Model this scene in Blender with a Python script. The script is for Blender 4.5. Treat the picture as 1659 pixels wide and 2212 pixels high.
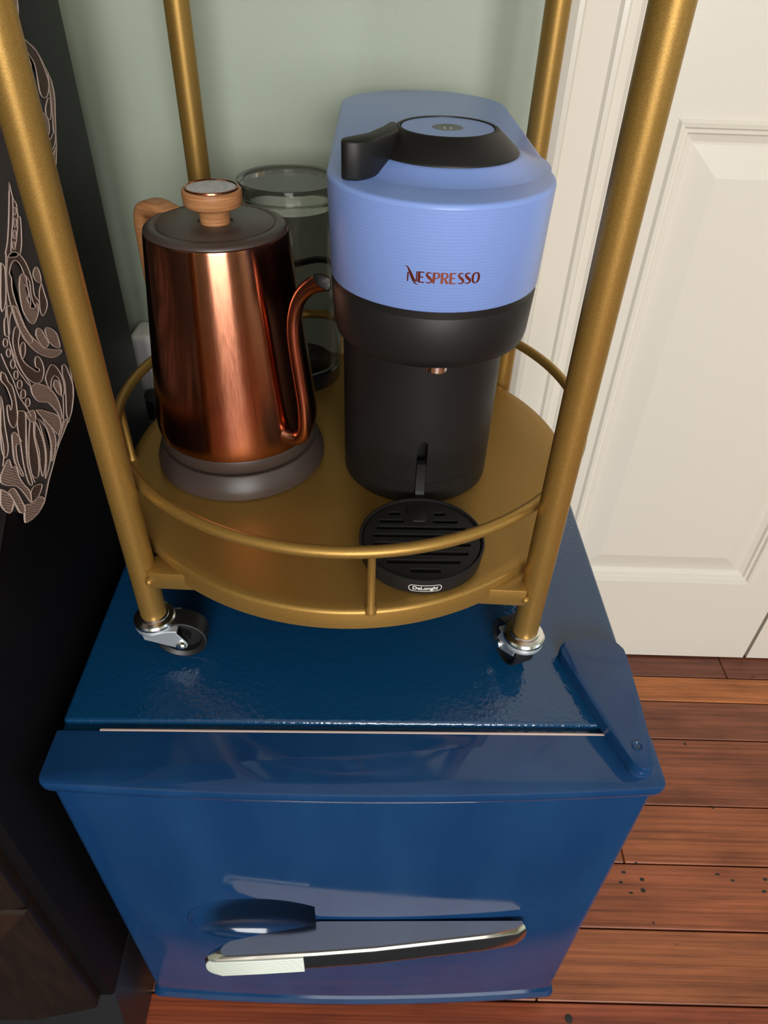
import bpy, bmesh, math, random
from mathutils import Vector, Matrix
random.seed(7)
PI = math.pi
for o in list(bpy.data.objects):
    bpy.data.objects.remove(o, do_unlink=True)
scene = bpy.context.scene
COL = scene.collection

# ------------------------------------------------------------------ camera
F = 0.49                                   # height of the fridge top above the floor
FPX = 1518.567                             # focal length in pixels of the 1659 x 2212 frame
CAM = Vector((0.228176, -0.309524, F + 0.466157))
def cam_rot():
    a, b, c = math.radians(39.64359), math.radians(-1.70587), math.radians(2.06452)
    base = Matrix(((1, 0, 0), (0, 0, -1), (0, 1, 0)))
    return Matrix.Rotation(b, 3, 'Z') @ Matrix.Rotation(-a, 3, 'X') @ base @ Matrix.Rotation(c, 3, 'Z')
CR = cam_rot()
cam = bpy.data.cameras.new('camera')
cam.sensor_fit = 'VERTICAL'; cam.sensor_height = 24.0; cam.lens = FPX * 24.0 / 2212.0
cam.clip_start = 0.01
camo = bpy.data.objects.new('camera', cam); COL.objects.link(camo)
camo.matrix_world = Matrix.Translation(CAM) @ CR.to_4x4()
scene.camera = camo
def unproject(u, v, axis, val):            # photo pixel -> point on an axis-aligned plane
    d = CR @ Vector(((u - 829.5) / FPX, -(v - 1106.0) / FPX, -1.0))
    t = (val - CAM[axis]) / d[axis]
    return CAM + d * t

# ------------------------------------------------------------------ world, lights, exposure
RA_ROOM = math.radians(-1.15)               # the room is turned a little against the fridge
world = bpy.data.worlds.new('world'); scene.world = world
world.use_nodes = True
world.node_tree.nodes['Background'].inputs[0].default_value = (0.80, 0.90, 1.0, 1)
world.node_tree.nodes['Background'].inputs[1].default_value = 1.2
def area(name, loc, rot, sx, sy, power, col):
    l = bpy.data.lights.new(name, 'AREA'); l.shape = 'RECTANGLE'; l.size = sx; l.size_y = sy
    l.energy = power; l.color = col
    o = bpy.data.objects.new(name, l); COL.objects.link(o)
    o.location = loc; o.rotation_euler = rot
    return o
# daylight entering by the window in the wall behind the camera (its reflection stands in the copper kettle)
area('window_front_offscreen', (0.63, -3.02, 1.50), (PI / 2, 0, RA_ROOM), 1.5, 1.3, 76, (1.0, 0.98, 0.955))
scene.view_settings.view_transform = 'Standard'
scene.view_settings.look = 'None'
scene.view_settings.exposure = 0.22
scene.view_settings.gamma = 1.0
scene.view_settings.use_curve_mapping = False

# ------------------------------------------------------------------ materials
def lin(r, g, b):
    f = lambda c: (c / 255 / 12.92) if c <= 10 else ((c / 255 + 0.055) / 1.055) ** 2.4
    return (f(r), f(g), f(b), 1)
class N:
    def __init__(s, name):
        s.m = bpy.data.materials.new(name); s.m.use_nodes = True
        s.t = s.m.node_tree; s.b = s.t.nodes['Principled BSDF']
    def new(s, t, **kw):
        n = s.t.nodes.new(t)
        for k, v in kw.items(): setattr(n, k, v)
        return n
    def link(s, a, b): s.t.links.new(a, b)
    def coords(s, scale=(1, 1, 1), kind='Object'):
        tc = s.new('ShaderNodeTexCoord'); mp = s.new('ShaderNodeMapping')
        mp.inputs['Scale'].default_value = scale
        s.link(tc.outputs[kind], mp.inputs['Vector']); return mp.outputs[0]
    def noise(s, vec, scale, detail=3, rough=0.5):
        n = s.new('ShaderNodeTexNoise'); n.inputs['Scale'].default_value = scale
        n.inputs['Detail'].default_value = detail; n.inputs['Roughness'].default_value = rough
        s.link(vec, n.inputs['Vector']); return n.outputs['Fac']
    def ramp(s, fac, stops):
        r = s.new('ShaderNodeValToRGB'); e = r.color_ramp.elements
        while len(e) < len(stops): e.new(0.5)
        for i, (p, c) in enumerate(stops): e[i].position = p; e[i].color = c
        s.link(fac, r.inputs[0]); return r.outputs[0]
    def mix(s, a, b, fac=1.0, mode='MULTIPLY'):
        m = s.new('ShaderNodeMix', data_type='RGBA', blend_type=mode)
        for sock, v in ((m.inputs[0], fac), (m.inputs[6], a), (m.inputs[7], b)):
            if isinstance(v, (int, float, tuple)): sock.default_value = v
            else: s.link(v, sock)
        return m.outputs[2]
    def bump(s, h, strength=0.2, dist=0.001):
        b = s.new('ShaderNodeBump'); b.inputs['Strength'].default_value = strength
        b.inputs['Distance'].default_value = dist
        s.link(h, b.inputs['Height']); s.link(b.outputs[0], s.b.inputs['Normal'])
    def set(s, **kw):
        for k, v in kw.items():
            i = s.b.inputs[k.replace('_', ' ')]
            if isinstance(v, (int, float, tuple)): i.default_value = v
            else: s.link(v, i)
        return s
def simple(name, col, rough=0.5, metal=0.0, bump=None, **kw):
    n = N(name); n.set(Base_Color=col, Roughness=rough, Metallic=metal, **kw)
    if bump:
        n.bump(n.noise(n.coords(), bump[0], 2), bump[1], bump[2] if len(bump) > 2 else 0.0006)
    return n.m
M = {}
def mk_materials():
    # gold paint with fine metallic grain
    n = N('gold_paint'); c = n.coords()
    g = n.noise(c, 1400, 1)
    col = n.ramp(g, [(0.3, (0.330, 0.187, 0.040, 1)), (0.7, (0.425, 0.250, 0.064, 1))])
    n.set(Base_Color=col, Metallic=0.62, Roughness=0.42); n.bump(g, 0.12, 0.0002); M['gold'] = n.m
    # fridge enamel: orange-peel top, smooth glossy door
    n = N('blue_hammered_enamel'); c = n.coords()
    n.set(Base_Color=(0.003, 0.045, 0.125, 1), Roughness=0.13, IOR=1.68)
    n.bump(n.noise(c, 260, 1.5, 0.5), 0.42, 0.0011); M['blue_top'] = n.m
    n = N('blue_gloss_enamel'); c = n.coords()
    sm = n.noise(n.coords((9, 9, 2.2)), 2.0, 4)
    n.set(Base_Color=n.ramp(sm, [(0.35, (0.007, 0.043, 0.140, 1)), (0.75, (0.013, 0.062, 0.172, 1))]),
          Roughness=n.ramp(sm, [(0.4, (0.06, 0.06, 0.06, 1)), (0.75, (0.17, 0.17, 0.17, 1))])); M['blue_door'] = n.m
    M['gasket'] = simple('pinkish_white_gasket', lin(232, 205, 196), 0.6)
    M['dark_seam'] = simple('dark_seam', (0.02, 0.018, 0.017, 1), 0.6)
    M['chrome'] = simple('polished_chrome', (0.84, 0.84, 0.82, 1), 0.17, 1.0)
    M['handle_chrome'] = simple('brushed_handle_chrome', (0.80, 0.77, 0.74, 1), 0.13, 1.0)
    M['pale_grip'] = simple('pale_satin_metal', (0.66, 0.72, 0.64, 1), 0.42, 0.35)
    M['zinc'] = simple('zinc_plate', (0.66, 0.70, 0.74, 1), 0.42, 0.75, (300, 0.08))
    M['black_rubber'] = simple('black_rubber', (0.010, 0.010, 0.010, 1), 0.45)
    M['black_plastic'] = simple('matt_black_plastic', (0.0115, 0.0110, 0.0108, 1), 0.46, 0, (2200, 0.10, 0.0002), Specular_IOR_Level=0.32)
    M['black_gloss'] = simple('glossy_black_plastic', (0.006, 0.006, 0.007, 1), 0.18)
    # coffee machine blue: smooth top and ribbed side
    M['sky_blue'] = simple('powder_blue_plastic', (0.228, 0.350, 0.76, 1), 0.33)
    n = N('powder_blue_ribbed_plastic'); c = n.coords()
    w = n.new('ShaderNodeTexWave', wave_type='BANDS', bands_direction='Z'); w.inputs['Scale'].default_value = 170
    n.link(c, w.inputs['Vector'])
    n.set(Base_Color=(0.228, 0.350, 0.76, 1), Roughness=0.33); n.bump(w.outputs['Fac'], 0.10, 0.0004); M['sky_ribbed'] = n.m
    M['copper_letter'] = simple('copper_letter', (0.42, 0.17, 0.12, 1), 0.16, 1.0)
    # kettle
    n = N('brushed_copper'); st = n.noise(n.coords((1, 1, 0.004)), 900, 1)
    n.set(Base_Color=n.ramp(st, [(0.3, (0.48, 0.190, 0.110, 1)), (0.7, (0.52, 0.215, 0.125, 1))]), Metallic=1.0,
          Roughness=n.ramp(st, [(0.3, (0.19, 0.19, 0.19, 1)), (0.7, (0.22, 0.22, 0.22, 1))]),
          Anisotropic=0.85, Anisotropic_Rotation=0.25)
    tg = n.new('ShaderNodeTangent', direction_type='RADIAL', axis='Z'); n.link(tg.outputs[0], n.b.inputs['Tangent']); M['copper'] = n.m
    M['spout_copper'] = simple('polished_copper', (0.46, 0.175, 0.105, 1), 0.22, 1.0)
    M['brown_plastic'] = simple('umber_plastic', (0.060, 0.042, 0.035, 1), 0.40, 0, (1800, 0.06, 0.0002))
    M['steel_inside'] = simple('brushed_steel', (0.55, 0.55, 0.54, 1), 0.3, 1.0)
    n = N('beech_wood'); g = n.noise(n.coords((3, 3, 60)), 14, 4, 0.6)
    n.set(Base_Color=n.ramp(g, [(0.3, lin(150, 98, 58)), (0.55, lin(186, 130, 84)), (0.8, lin(200, 148, 100))]), Roughness=0.5)
    M['wood'] = n.m
    n = N('fogged_gauge_glass'); g = n.noise(n.coords(), 260, 3)
    n.set(Base_Color=n.ramp(g, [(0.4, lin(205, 208, 210)), (0.8, lin(165, 168, 170))]), Roughness=0.45); M['gauge'] = n.m
    n = N('clear_smoked_plastic')
    n.set(Base_Color=(0.74, 0.74, 0.72, 1), Roughness=0.06, Transmission_Weight=1.0, IOR=1.22); M['clear'] = n.m
    # room
    n = N('sage_wall_paint'); c = n.coords()
    g = n.noise(c, 3, 3)
    n.set(Base_Color=n.ramp(g, [(0.3, (0.400, 0.458, 0.358, 1)), (0.7, (0.425, 0.484, 0.382, 1))]), Roughness=0.42)
    n.bump(n.noise(c, 420, 2), 0.12, 0.0006); M['wall'] = n.m
    M['white_paint'] = simple('cream_gloss_paint', (0.77, 0.72, 0.625, 1), 0.24, 0, (30, 0.05, 0.002))
    n = N('cream_grained_door'); g = n.noise(n.coords((1.6, 1.6, 60)), 6, 3, 0.6)
    n.set(Base_Color=(0.775, 0.73, 0.64, 1), Roughness=0.25); n.bump(g, 0.10, 0.0010); M['door'] = n.m
    M['ceiling'] = simple('white_ceiling_paint', (0.75, 0.74, 0.70, 1), 0.8, 0, (60, 0.1))
    M['outlet_white'] = simple('white_plastic', (0.90, 0.90, 0.87, 1), 0.30)
    # floor boards: board tint comes from the object's own colour
    n = N('old_pine_board'); oi = n.new('ShaderNodeObjectInfo')
    tc = n.new('ShaderNodeTexCoord'); add = n.new('ShaderNodeVectorMath', operation='ADD')
    sc = n.new('ShaderNodeVectorMath', operation='SCALE'); sc.inputs['Scale'].default_value = 37.0
    n.link(oi.outputs['Location'], sc.inputs[0])
    cmb = n.new('ShaderNodeCombineXYZ'); 
    mul = n.new('ShaderNodeMath', operation='MULTIPLY'); mul.inputs[1].default_value = 40
    n.link(oi.outputs['Random'], mul.inputs[0]); n.link(mul.outputs[0], cmb.inputs[2]); n.link(mul.outputs[0], cmb.inputs[0])
    n.link(tc.outputs['Object'], add.inputs[0]); n.link(cmb.outputs[0], add.inputs[1])
    def mapped(scale):
        mp = n.new('ShaderNodeMapping'); mp.inputs['Scale'].default_value = scale
        n.link(add.outputs[0], mp.inputs['Vector']); return mp.outputs[0]
    g1 = n.noise(mapped((0.9, 26, 8)), 7, 5, 0.65)
    g2 = n.noise(mapped((3, 10, 3)), 2.2, 4, 0.6)
    g4 = n.noise(mapped((0.35, 95, 20)), 4.5, 2, 0.5)
    g3 = n.noise(mapped((6, 16, 6)), 3.0, 2, 0.5)
    grain = n.ramp(g1, [(0.30, (0.55, 0.50, 0.46, 1)), (0.50, (0.90, 0.88, 0.85, 1)), (0.72, (1.15, 1.12, 1.05, 1))])
    blot = n.ramp(g2, [(0.28, (0.62, 0.60, 0.58, 1)), (0.6, (1.05, 1.05, 1.05, 1))])
    spots = n.ramp(g3, [(0.235, (0.22, 0.18, 0.17, 1)), (0.275, (1, 1, 1, 1))])
    fine = n.ramp(g4, [(0.32, (0.74, 0.69, 0.65, 1)), (0.6, (1.05, 1.04, 1.02, 1))])
    c1 = n.mix(n.mix(oi.outputs['Color'], grain), fine); c2 = n.mix(c1, blot); c3 = n.mix(c2, spots)
    n.set(Base_Color=c3, Roughness=n.ramp(g2, [(0.3, (0.5, 0.5, 0.5, 1)), (0.7, (0.33, 0.33, 0.33, 1))]))
    n.bump(g1, 0.25, 0.0008); M['plank'] = n.m
    M['subfloor'] = simple('dark_subfloor', (0.015, 0.010, 0.008, 1), 0.8)
    # dresser, lace
    n = N('black_lacquer'); n.set(Base_Color=(0.0045, 0.004, 0.0045, 1), Roughness=0.5, Specular_IOR_Level=0.14); M['black_lacquer'] = n.m
    n = N('espresso_lacquer'); g = n.noise(n.coords((30, 4, 4)), 5, 3)
    n.set(Base_Color=n.ramp(g, [(0.3, (0.012, 0.007, 0.005, 1)), (0.7, (0.024, 0.012, 0.008, 1))]), Roughness=0.30); M['espresso'] = n.m
    M['plinth'] = simple('satin_black_plinth', (0.022, 0.022, 0.025, 1), 0.36)
    n = N('sheer_net'); tr = n.new('ShaderNodeBsdfTransparent'); mx = n.new('ShaderNodeMixShader')
    n.set(Base_Color=(0.10, 0.085, 0.085, 1), Roughness=0.8); mx.inputs[0].default_value = 0.55
    out = n.t.nodes['Material Output']
    n.link(tr.outputs[0], mx.inputs[1]); n.link(n.b.outputs[0], mx.inputs[2]); n.link(mx.outputs[0], out.inputs['Surface']); M['net'] = n.m
    def stitch(name, lo, hi):
        n = N(name); w = n.new('ShaderNodeTexWave', wave_type='BANDS', bands_direction='DIAGONAL')
        w.inputs['Scale'].default_value = 260; w.inputs['Distortion'].default_value = 2.5
        n.link(n.coords(), w.inputs['Vector'])
        n.set(Base_Color=n.ramp(w.outputs['Fac'], [(0.2, lo), (0.8, hi)]), Roughness=0.75)
        n.bump(w.outputs['Fac'], 0.5, 0.0004); return n.m
    M['stitch_dense'] = stitch('dense_beige_stitch', lin(128, 106, 96), lin(182, 158, 146))
    M['stitch_open'] = stitch('open_brown_stitch', lin(66, 52, 46), lin(112, 92, 82))
    M['cord'] = simple('beige_cord', lin(196, 174, 162), 0.7)
    M['white_print'] = simple('white_print', (0.75, 0.75, 0.75, 1), 0.4)
    M['glass'] = N('window_glass').set(Base_Color=(1, 1, 1, 1), Roughness=0.0, Transmission_Weight=1.0, IOR=1.05).m
mk_materials()

# ------------------------------------------------------------------ mesh helpers
def sharpen(bm, ang=35):
    lim = math.radians(ang)
    for f in bm.faces: f.smooth = True
    for e in bm.edges:
        e.smooth = not (len(e.link_faces) == 2 and e.calc_face_angle(0) > lim)
def obj(name, bm, m, parent=None, ang=35, bevel=0, seg=2):
    bmesh.ops.recalc_face_normals(bm, faces=bm.faces)
    if bevel:
        es = [e for e in bm.edges if len(e.link_faces) == 2 and e.calc_face_angle(0) > math.radians(40)]
        bmesh.ops.bevel(bm, geom=es, offset=bevel, segments=seg, affect='EDGES', profile=0.5, clamp_overlap=True)
    sharpen(bm, ang)
    me = bpy.data.meshes.new(name); bm.to_mesh(me); bm.free()
    for x in (m if isinstance(m, (list, tuple)) else [m]): me.materials.append(x if not isinstance(x, str) else M[x])
    o = bpy.data.objects.new(name, me); COL.objects.link(o)
    if parent is not None: o.parent = parent
    return o
def tag(o, label, cat, group=None, kind=None):
    o['label'] = label
    if cat: o['category'] = cat
    if group: o['group'] = group
    if kind: o['kind'] = kind
    return o
def thing(name, label, cat, loc=(0, 0, 0), rz=0, group=None):
    o = bpy.data.objects.new(name, None); COL.objects.link(o)
    o.location = loc; o.rotation_euler = (0, 0, rz); o.empty_display_size = 0.05
    return tag(o, label, cat, group)
def box(bm, x0, x1, y0, y1, z0, z1, mat=0):
    v = [bm.verts.new(p) for p in ((x0,y0,z0),(x1,y0,z0),(x1,y1,z0),(x0,y1,z0),(x0,y0,z1),(x1,y0,z1),(x1,y1,z1),(x0,y1,z1))]
    for f in ((0,3,2,1),(4,5,6,7),(0,1,5,4),(1,2,6,5),(2,3,7,6),(3,0,4,7)):
        bm.faces.new([v[i] for i in f]).material_index = mat
    return bm
def loft(bm, loops, cap0=True, cap1=True, closed=True, mat=0):
    rings = [[bm.verts.new(p) for p in L] for L in loops]
    n = len(rings[0])
    for a, b in zip(rings, rings[1:]):
        for i in range(n if closed else n - 1):
            j = (i + 1) % n
            bm.faces.new((a[i], a[j], b[j], b[i])).material_index = mat
    if cap0: bm.faces.new(rings[0][::-1]).material_index = mat
    if cap1: bm.faces.new(rings[-1]).material_index = mat
    return bm
def lathe(bm, prof, n=48, cx=0, cy=0, cap0=True, cap1=True, mat=0):
    loops = [[(cx + r * math.cos(2*PI*i/n), cy + r * math.sin(2*PI*i/n), z) for i in range(n)] for r, z in prof]
    return loft(bm, loops, cap0, cap1, True, mat)
def tube(bm, pts, r, n=12, closed=False, caps=True, mat=0):
    pts = [Vector(p) for p in pts]
    rs = r if isinstance(r, (list, tuple)) else [r] * len(pts)
    k = len(pts); loops = []; up = None
    for i in range(k):
        if closed: t = pts[(i+1) % k] - pts[i-1]
        else: t = pts[min(i+1, k-1)] - pts[max(i-1, 0)]
        t.normalize()
        if up is None:
            up = Vector((0, 0, 1)) if abs(t.z) < 0.9 else Vector((1, 0, 0))
        s = t.cross(up); s.normalize(); up = s.cross(t); up.normalize()
        loops.append([pts[i] + (s * math.cos(2*PI*j/n) + up * math.sin(2*PI*j/n)) * rs[i] for j in range(n)])
    if closed: loops.append(loops[0]); 
    loft(bm, loops, caps and not closed, caps and not closed, True, mat)
    if closed: bmesh.ops.remove_doubles(bm, verts=bm.verts, dist=1e-6)
    return bm
def spline(pts, n=10):
    P = [Vector(p) for p in pts]; out = []
    for i in range(len(P) - 1):
        a, b, c, d = P[max(i-1, 0)], P[i], P[i+1], P[min(i+2, len(P)-1)]
        for k in range(n):
            t = k / n
            out.append(0.5 * ((2*b) + (c-a)*t + (2*a-5*b+4*c-d)*t*t + (3*b-a-3*c+d)*t**3))
    out.append(P[-1]); return out
def prism(bm, poly, z0, z1, mat=0):
    return loft(bm, [[(x, y, z0) for x, y in poly], [(x, y, z1) for x, y in poly]], mat=mat)
def rrect(x0, x1, y0, y1, r, n=6):
    out = []
    for cx, cy, a in ((x1-r, y1-r, 0), (x0+r, y1-r, 90), (x0+r, y0+r, 180), (x1-r, y0+r, 270)):
        for k in range(n + 1):
            t = math.radians(a + 90 * k / n); out.append((cx + r*math.cos(t), cy + r*math.sin(t)))
    return out
def stadium(cx, yf, yr, r, n=24):
    out = []
    for k in range(n + 1):
        t = PI + PI * k / n; out.append((cx + r*math.cos(t), yf + r + r*math.sin(t)))
    for k in range(n + 1):
        t = PI * k / n; out.append((cx + r*math.cos(t), yr - r + r*math.sin(t)))
    return out
def holed_plate(outline, holes, z0, z1):       # flat plate with real holes, through a filled 2D curve
    cu = bpy.data.curves.new('tmp', 'CURVE'); cu.dimensions = '2D'; cu.fill_mode = 'BOTH'; cu.extrude = (z1 - z0) / 2
    for L in [outline] + holes:
        s = cu.splines.new('POLY'); s.points.add(len(L) - 1); s.use_cyclic_u = True
        for p, (x, y) in zip(s.points, L): p.co = (x, y, 0, 1)
    return curve_bm(cu, (0, 0, (z0 + z1) / 2))
def curve_bm(cu, off=(0, 0, 0)):
    o = bpy.data.objects.new('tmp', cu); COL.objects.link(o)
    me = bpy.data.meshes.new_from_object(o.evaluated_get(bpy.context.evaluated_depsgraph_get()))
    bm = bmesh.new(); bm.from_mesh(me); bpy.data.meshes.remove(me)
    bpy.data.objects.remove(o); bpy.data.curves.remove(cu)
    bmesh.ops.remove_doubles(bm, verts=bm.verts, dist=1e-6)
    for v in bm.verts: v.co += Vector(off)
    return bm
def boolean_cut(o, cutter_bm):
    me = bpy.data.meshes.new('cut'); bmesh.ops.recalc_face_normals(cutter_bm, faces=cutter_bm.faces)
    cutter_bm.to_mesh(me); cutter_bm.free()
    c = bpy.data.objects.new('cut', me); COL.objects.link(c)
    md = o.modifiers.new('cut', 'BOOLEAN'); md.object = c; md.operation = 'DIFFERENCE'; md.solver = 'EXACT'
    dg = bpy.context.evaluated_depsgraph_get(); dg.update()
    new = bpy.data.meshes.new_from_object(o.evaluated_get(dg)); o.modifiers.clear()
    bm = bmesh.new(); bm.from_mesh(new); sharpen(bm, 30); bm.to_mesh(new); bm.free()
    old = o.data; o.data = new; new.name = o.name
    bpy.data.meshes.remove(old); bpy.data.objects.remove(c); bpy.data.meshes.remove(me)

# ------------------------------------------------------------------ the room (turned 1.1 degrees against the fridge)
RA = RA_ROOM
ROOM = Matrix.Translation((0.65, 0.462, 0)) @ Matrix.Rotation(RA, 4, 'Z')
def rx(x): return x - 0.65                   # fridge-frame x -> room-frame x, at the back wall
def struct(name, bm, m, label=None, **kw):
    o = obj(name, bm, m, **kw); o.matrix_world = ROOM
    o['kind'] = 'structure'
    if label: o['label'] = label
    return o
XL, XR, YF, ZC = -2.3, 2.1, -3.5, 2.5        # room extents in its own frame
bm = bmesh.new(); box(bm, XL, XR, YF, 0.12, -0.06, -0.012)
floor = struct('floor', bm, 'subfloor', 'old reddish brown pine board floor')
tints = [(0.215, 0.068, 0.037), (0.53, 0.180, 0.055), (0.28, 0.092, 0.046), (0.33, 0.102, 0.048), (0.40, 0.123, 0.050),
         (0.38, 0.112, 0.049), (0.40, 0.130, 0.056), (0.35, 0.086, 0.040)]
edges = [0.11, -0.038, -0.0875, -0.1575, -0.266, -0.3495, -0.4305, -0.5105]
while edges[-1] > YF: edges.append(edges[-1] - random.uniform(0.078, 0.108))
def plank(x0, x1, y0, y1, col):
    bm = bmesh.new(); box(bm, x0 + 0.0006, x1 - 0.0006, y0 + 0.0009, y1 - 0.0009, -0.012, 0.0)
    o = obj('plank', bm, 'plank', floor, bevel=0.0012, seg=1)
    o.color = (*col, 1); return o
for i in range(len(edges) - 1):
    y1, y0 = edges[i], edges[i + 1]
    col = tints[i] if i < len(tints) else random.choice(tints[2:])
    cuts = [XL, XR]
    if i == 6: cuts = [XL, -0.205, XR]
    elif i == 0: cuts = [XL, 0.022, 0.19, XR]
    elif i == 4: cuts = [XL, -0.062, XR]
    elif i > 8: cuts = [XL, random.uniform(-1.5, 1.5), XR]
    for k in range(len(cuts) - 1):
        f = 1.0 if k == len(cuts) - 2 else 0.82
        plank(cuts[k], cuts[k + 1], y0, max(y1, y0 + 0.01), tuple(c * f for c in col))
for x, y in ((-0.171, -0.527), (0.42, -0.53)):
    bm = bmesh.new(); lathe(bm, [(0.0045, -0.001), (0.0045, 0.0004), (0.003, 0.0008)], 14, x, y)
    obj('screw_head', bm, 'dark_seam', floor)

RI = ROOM.inverted()
for zx, zy, a_, b_ in ((478,1417,9,4),(463,1470,8,4),(575,1455,9,5),(580,1512,9,6),(517,1525,9,3),(970,1428,10,3),(1050,1460,8,3),(1220,1455,9,4),(1215,1518,9,4),(545,1370,6,2),(800,745,6,6),(945,1080,6,3),(635,1682,4,3)):
    p = RI @ unproject(1150 + zx / 2.426, 1300 + zy / 2.426, 2, 0.0)
    bm = bmesh.new(); k_ = 0.00036
    loft(bm, [[(p.x + a_ * k_ * f * math.cos(t * PI / 7), p.y + b_ * k_ * f * 1.3 * math.sin(t * PI / 7), z) for t in range(14)] for f, z in ((1.0, -0.0005), (1.0, 0.0001), (0.7, 0.00016))])
    obj('nail_hole', bm, 'dark_seam', floor)
CX0, CX1 = rx(0.3985), rx(0.474)             # door casing
LX0, LX1 = rx(0.474), rx(0.8800)             # first closet leaf
bm = bmesh.new(); box(bm, XL, CX0 + 0.01, 0.0, 0.10, 0, ZC); box(bm, rx(1.31), XR, 0.0, 0.10, 0, ZC); box(bm, CX0 + 0.01, rx(1.31), 0.0, 0.10, 2.06, ZC)
bmesh.ops.remove_doubles(bm, verts=bm.verts, dist=1e-5)
struct('wall_back', bm, 'wall', 'pale sage green painted wall behind the gold cart')
bm = bmesh.new(); box(bm, XL - 0.1, XL, YF, 0.1, 0, ZC); struct('wall_left', bm, 'wall')
bm = bmesh.new()
box(bm, XR, XR + 0.1, YF, -2.0, 0, ZC); box(bm, XR, XR + 0.1, -0.85, 0.1, 0, ZC); box(bm, XR, XR + 0.1, -2.0, -0.85, 0, 0.8); box(bm, XR, XR + 0.1, -2.0, -0.85, 2.1, ZC)
struct('wall_right', bm, 'wall')
bm = bmesh.new()
box(bm, XL, -0.75, YF - 0.1, YF, 0, ZC); box(bm, 0.85, XR, YF - 0.1, YF, 0, ZC); box(bm, -0.75, 0.85, YF - 0.1, YF, 0, 0.8); box(bm, -0.75, 0.85, YF - 0.1, YF, 2.2, ZC)
struct('wall_front', bm, 'wall')
bm = bmesh.new(); box(bm, XL - 0.1, XR + 0.1, YF - 0.1, 0.1, ZC, ZC + 0.05); struct('ceiling', bm, 'ceiling')
def window(name, horiz, a0, a1, z0, z1, at):
    bm = bmesh.new(); w = 0.05
    def bar(p0, p1, q0, q1):
        if horiz: box(bm, p0, p1, at - 0.06, at - 0.02, q0, q1)
        else: box(bm, at + 0.02, at + 0.06, p0, p1, q0, q1)
    bar(a0, a0 + w, z0, z1); bar(a1 - w, a1, z0, z1); bar(a0 + w, a1 - w, z0, z0 + w); bar(a0 + w, a1 - w, z1 - w, z1)
    mid = (z0 + z1) / 2; bar(a0 + w, a1 - w, mid - 0.02, mid + 0.02)
    wo = struct(name, bm, 'white_paint')
    bm = bmesh.new()
    if horiz: box(bm, a0 + w, a1 - w, at - 0.05, at - 0.046, z0 + w, z1 - w)
    else: box(bm, at + 0.046, at + 0.05, a0 + w, a1 - w, z0 + w, z1 - w)
    obj('pane', bm, 'glass', wo)
window('window_1', True, -0.75, 0.85, 0.8, 2.2, YF)
window('added_side_window', False, -2.0, -0.85, 0.8, 2.1, XR)  # unseen side window, added to let sky light in from the right

# casing: a stepped moulding around the closet opening
def casing(name, x0, x1, z0, z1, flip=False):
    w = x1 - x0
    prof = [(0, 0), (0, -0.017), (0.10, -0.021), (0.16, -0.021), (0.20, -0.016), (0.30, -0.0145), (0.52, -0.0135), (0.60, -0.0125), (0.64, -0.016),
            (0.70, -0.0165), (0.74, -0.012), (0.86, -0.011), (0.90, -0.013), (0.97, -0.012), (1.0, -0.009), (1.0, 0)]
    bm = bmesh.new()
    P = [((x1 - t * w) if flip else (x0 + t * w), y) for t, y in prof]
    loft(bm, [[(x, y, z0) for x, y in P], [(x, y, z1) for x, y in P]])
    struct(name, bm, 'white_paint', ang=20)
casing('trim_1', CX0, CX1, 0, 2.12)
casing('trim_2', rx(1.296), rx(1.36), 0, 2.12, True)
bm = bmesh.new(); box(bm, CX1, rx(1.296), -0.015, 0, 2.05, 2.12); struct('trim_3', bm, 'white_paint', bevel=0.003)
bm = bmesh.new(); box(bm, XL, CX0, -0.014, 0, 0, 0.13); struct('baseboard_back', bm, 'white_paint', bevel=0.003)

def closet_leaf(name, x0, x1, px0, px1, label):
    # hinged closet leaf: rails and stiles flush, each field framed by a grooved moulding and a bevelled raised panel
    z0, z1 = 0.004, 2.045
    fields = [(F - 0.309, F + 0.331), (F + 0.455, 1.93)]
    bm = bmesh.new(); zs = [z0, fields[0][0], fields[0][1], fields[1][0], fields[1][1], z1]
    xs = [x0, px0, px1, x1]
    g = {}
    def V(i, k):
        if (i, k) not in g: g[(i, k)] = bm.verts.new((xs[i], 0.004, zs[k]))
        return g[(i, k)]
    for i in range(3):
        for k in range(5):
            if i == 1 and k in (1, 3): continue
            bm.faces.new((V(i, k), V(i+1, k), V(i+1, k+1), V(i, k+1)))
    b = [bm.verts.new((x, 0.038, z)) for x, z in ((x0, z0), (x1, z0), (x1, z1), (x0, z1))]
    bm.faces.new(b[::-1])
    lf = [V(0, k) for k in range(6)]; rt = [V(3, k) for k in range(6)]
    bm.faces.new(lf + [b[3], b[0]]); bm.faces.new(rt[::-1] + [b[1], b[2]])
    bm.faces.new([V(i, 0) for i in range(4)] + [b[1], b[0]]); bm.faces.new([V(i, 5) for i in range(4)][::-1] + [b[3], b[2]])
    d = struct(name, bm, 'door', label)
    for (a, c) in fields:
        bm = bmesh.new(); steps = [(0, 0.004), (0.003, 0.0005), (0.007, 0.0015), (0.009, 0.0055), (0.0125, 0.006), (0.0145, 0.0095), (0.0215, 0.0125), (0.024, 0.0125), (0.052, 0.0055), (0.054, 0.005)]
        loft(bm, [[(px0+i, y, a+i), (px1-i, y, a+i), (px1-i, y, c-i), (px0+i, y, c-i)] for i, y in steps], cap0=False, cap1=True)
        obj('panel', bm, 'door', d, ang=12)
    return d
closet_leaf('door_1', LX0, LX1, rx(0.528), rx(0.828), 'cream panelled closet door leaf beside the blue fridge')
closet_leaf('door_2', rx(0.8860), rx(1.292), rx(0.938), rx(1.238), 'second cream closet door leaf right of the one by the fridge')

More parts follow.
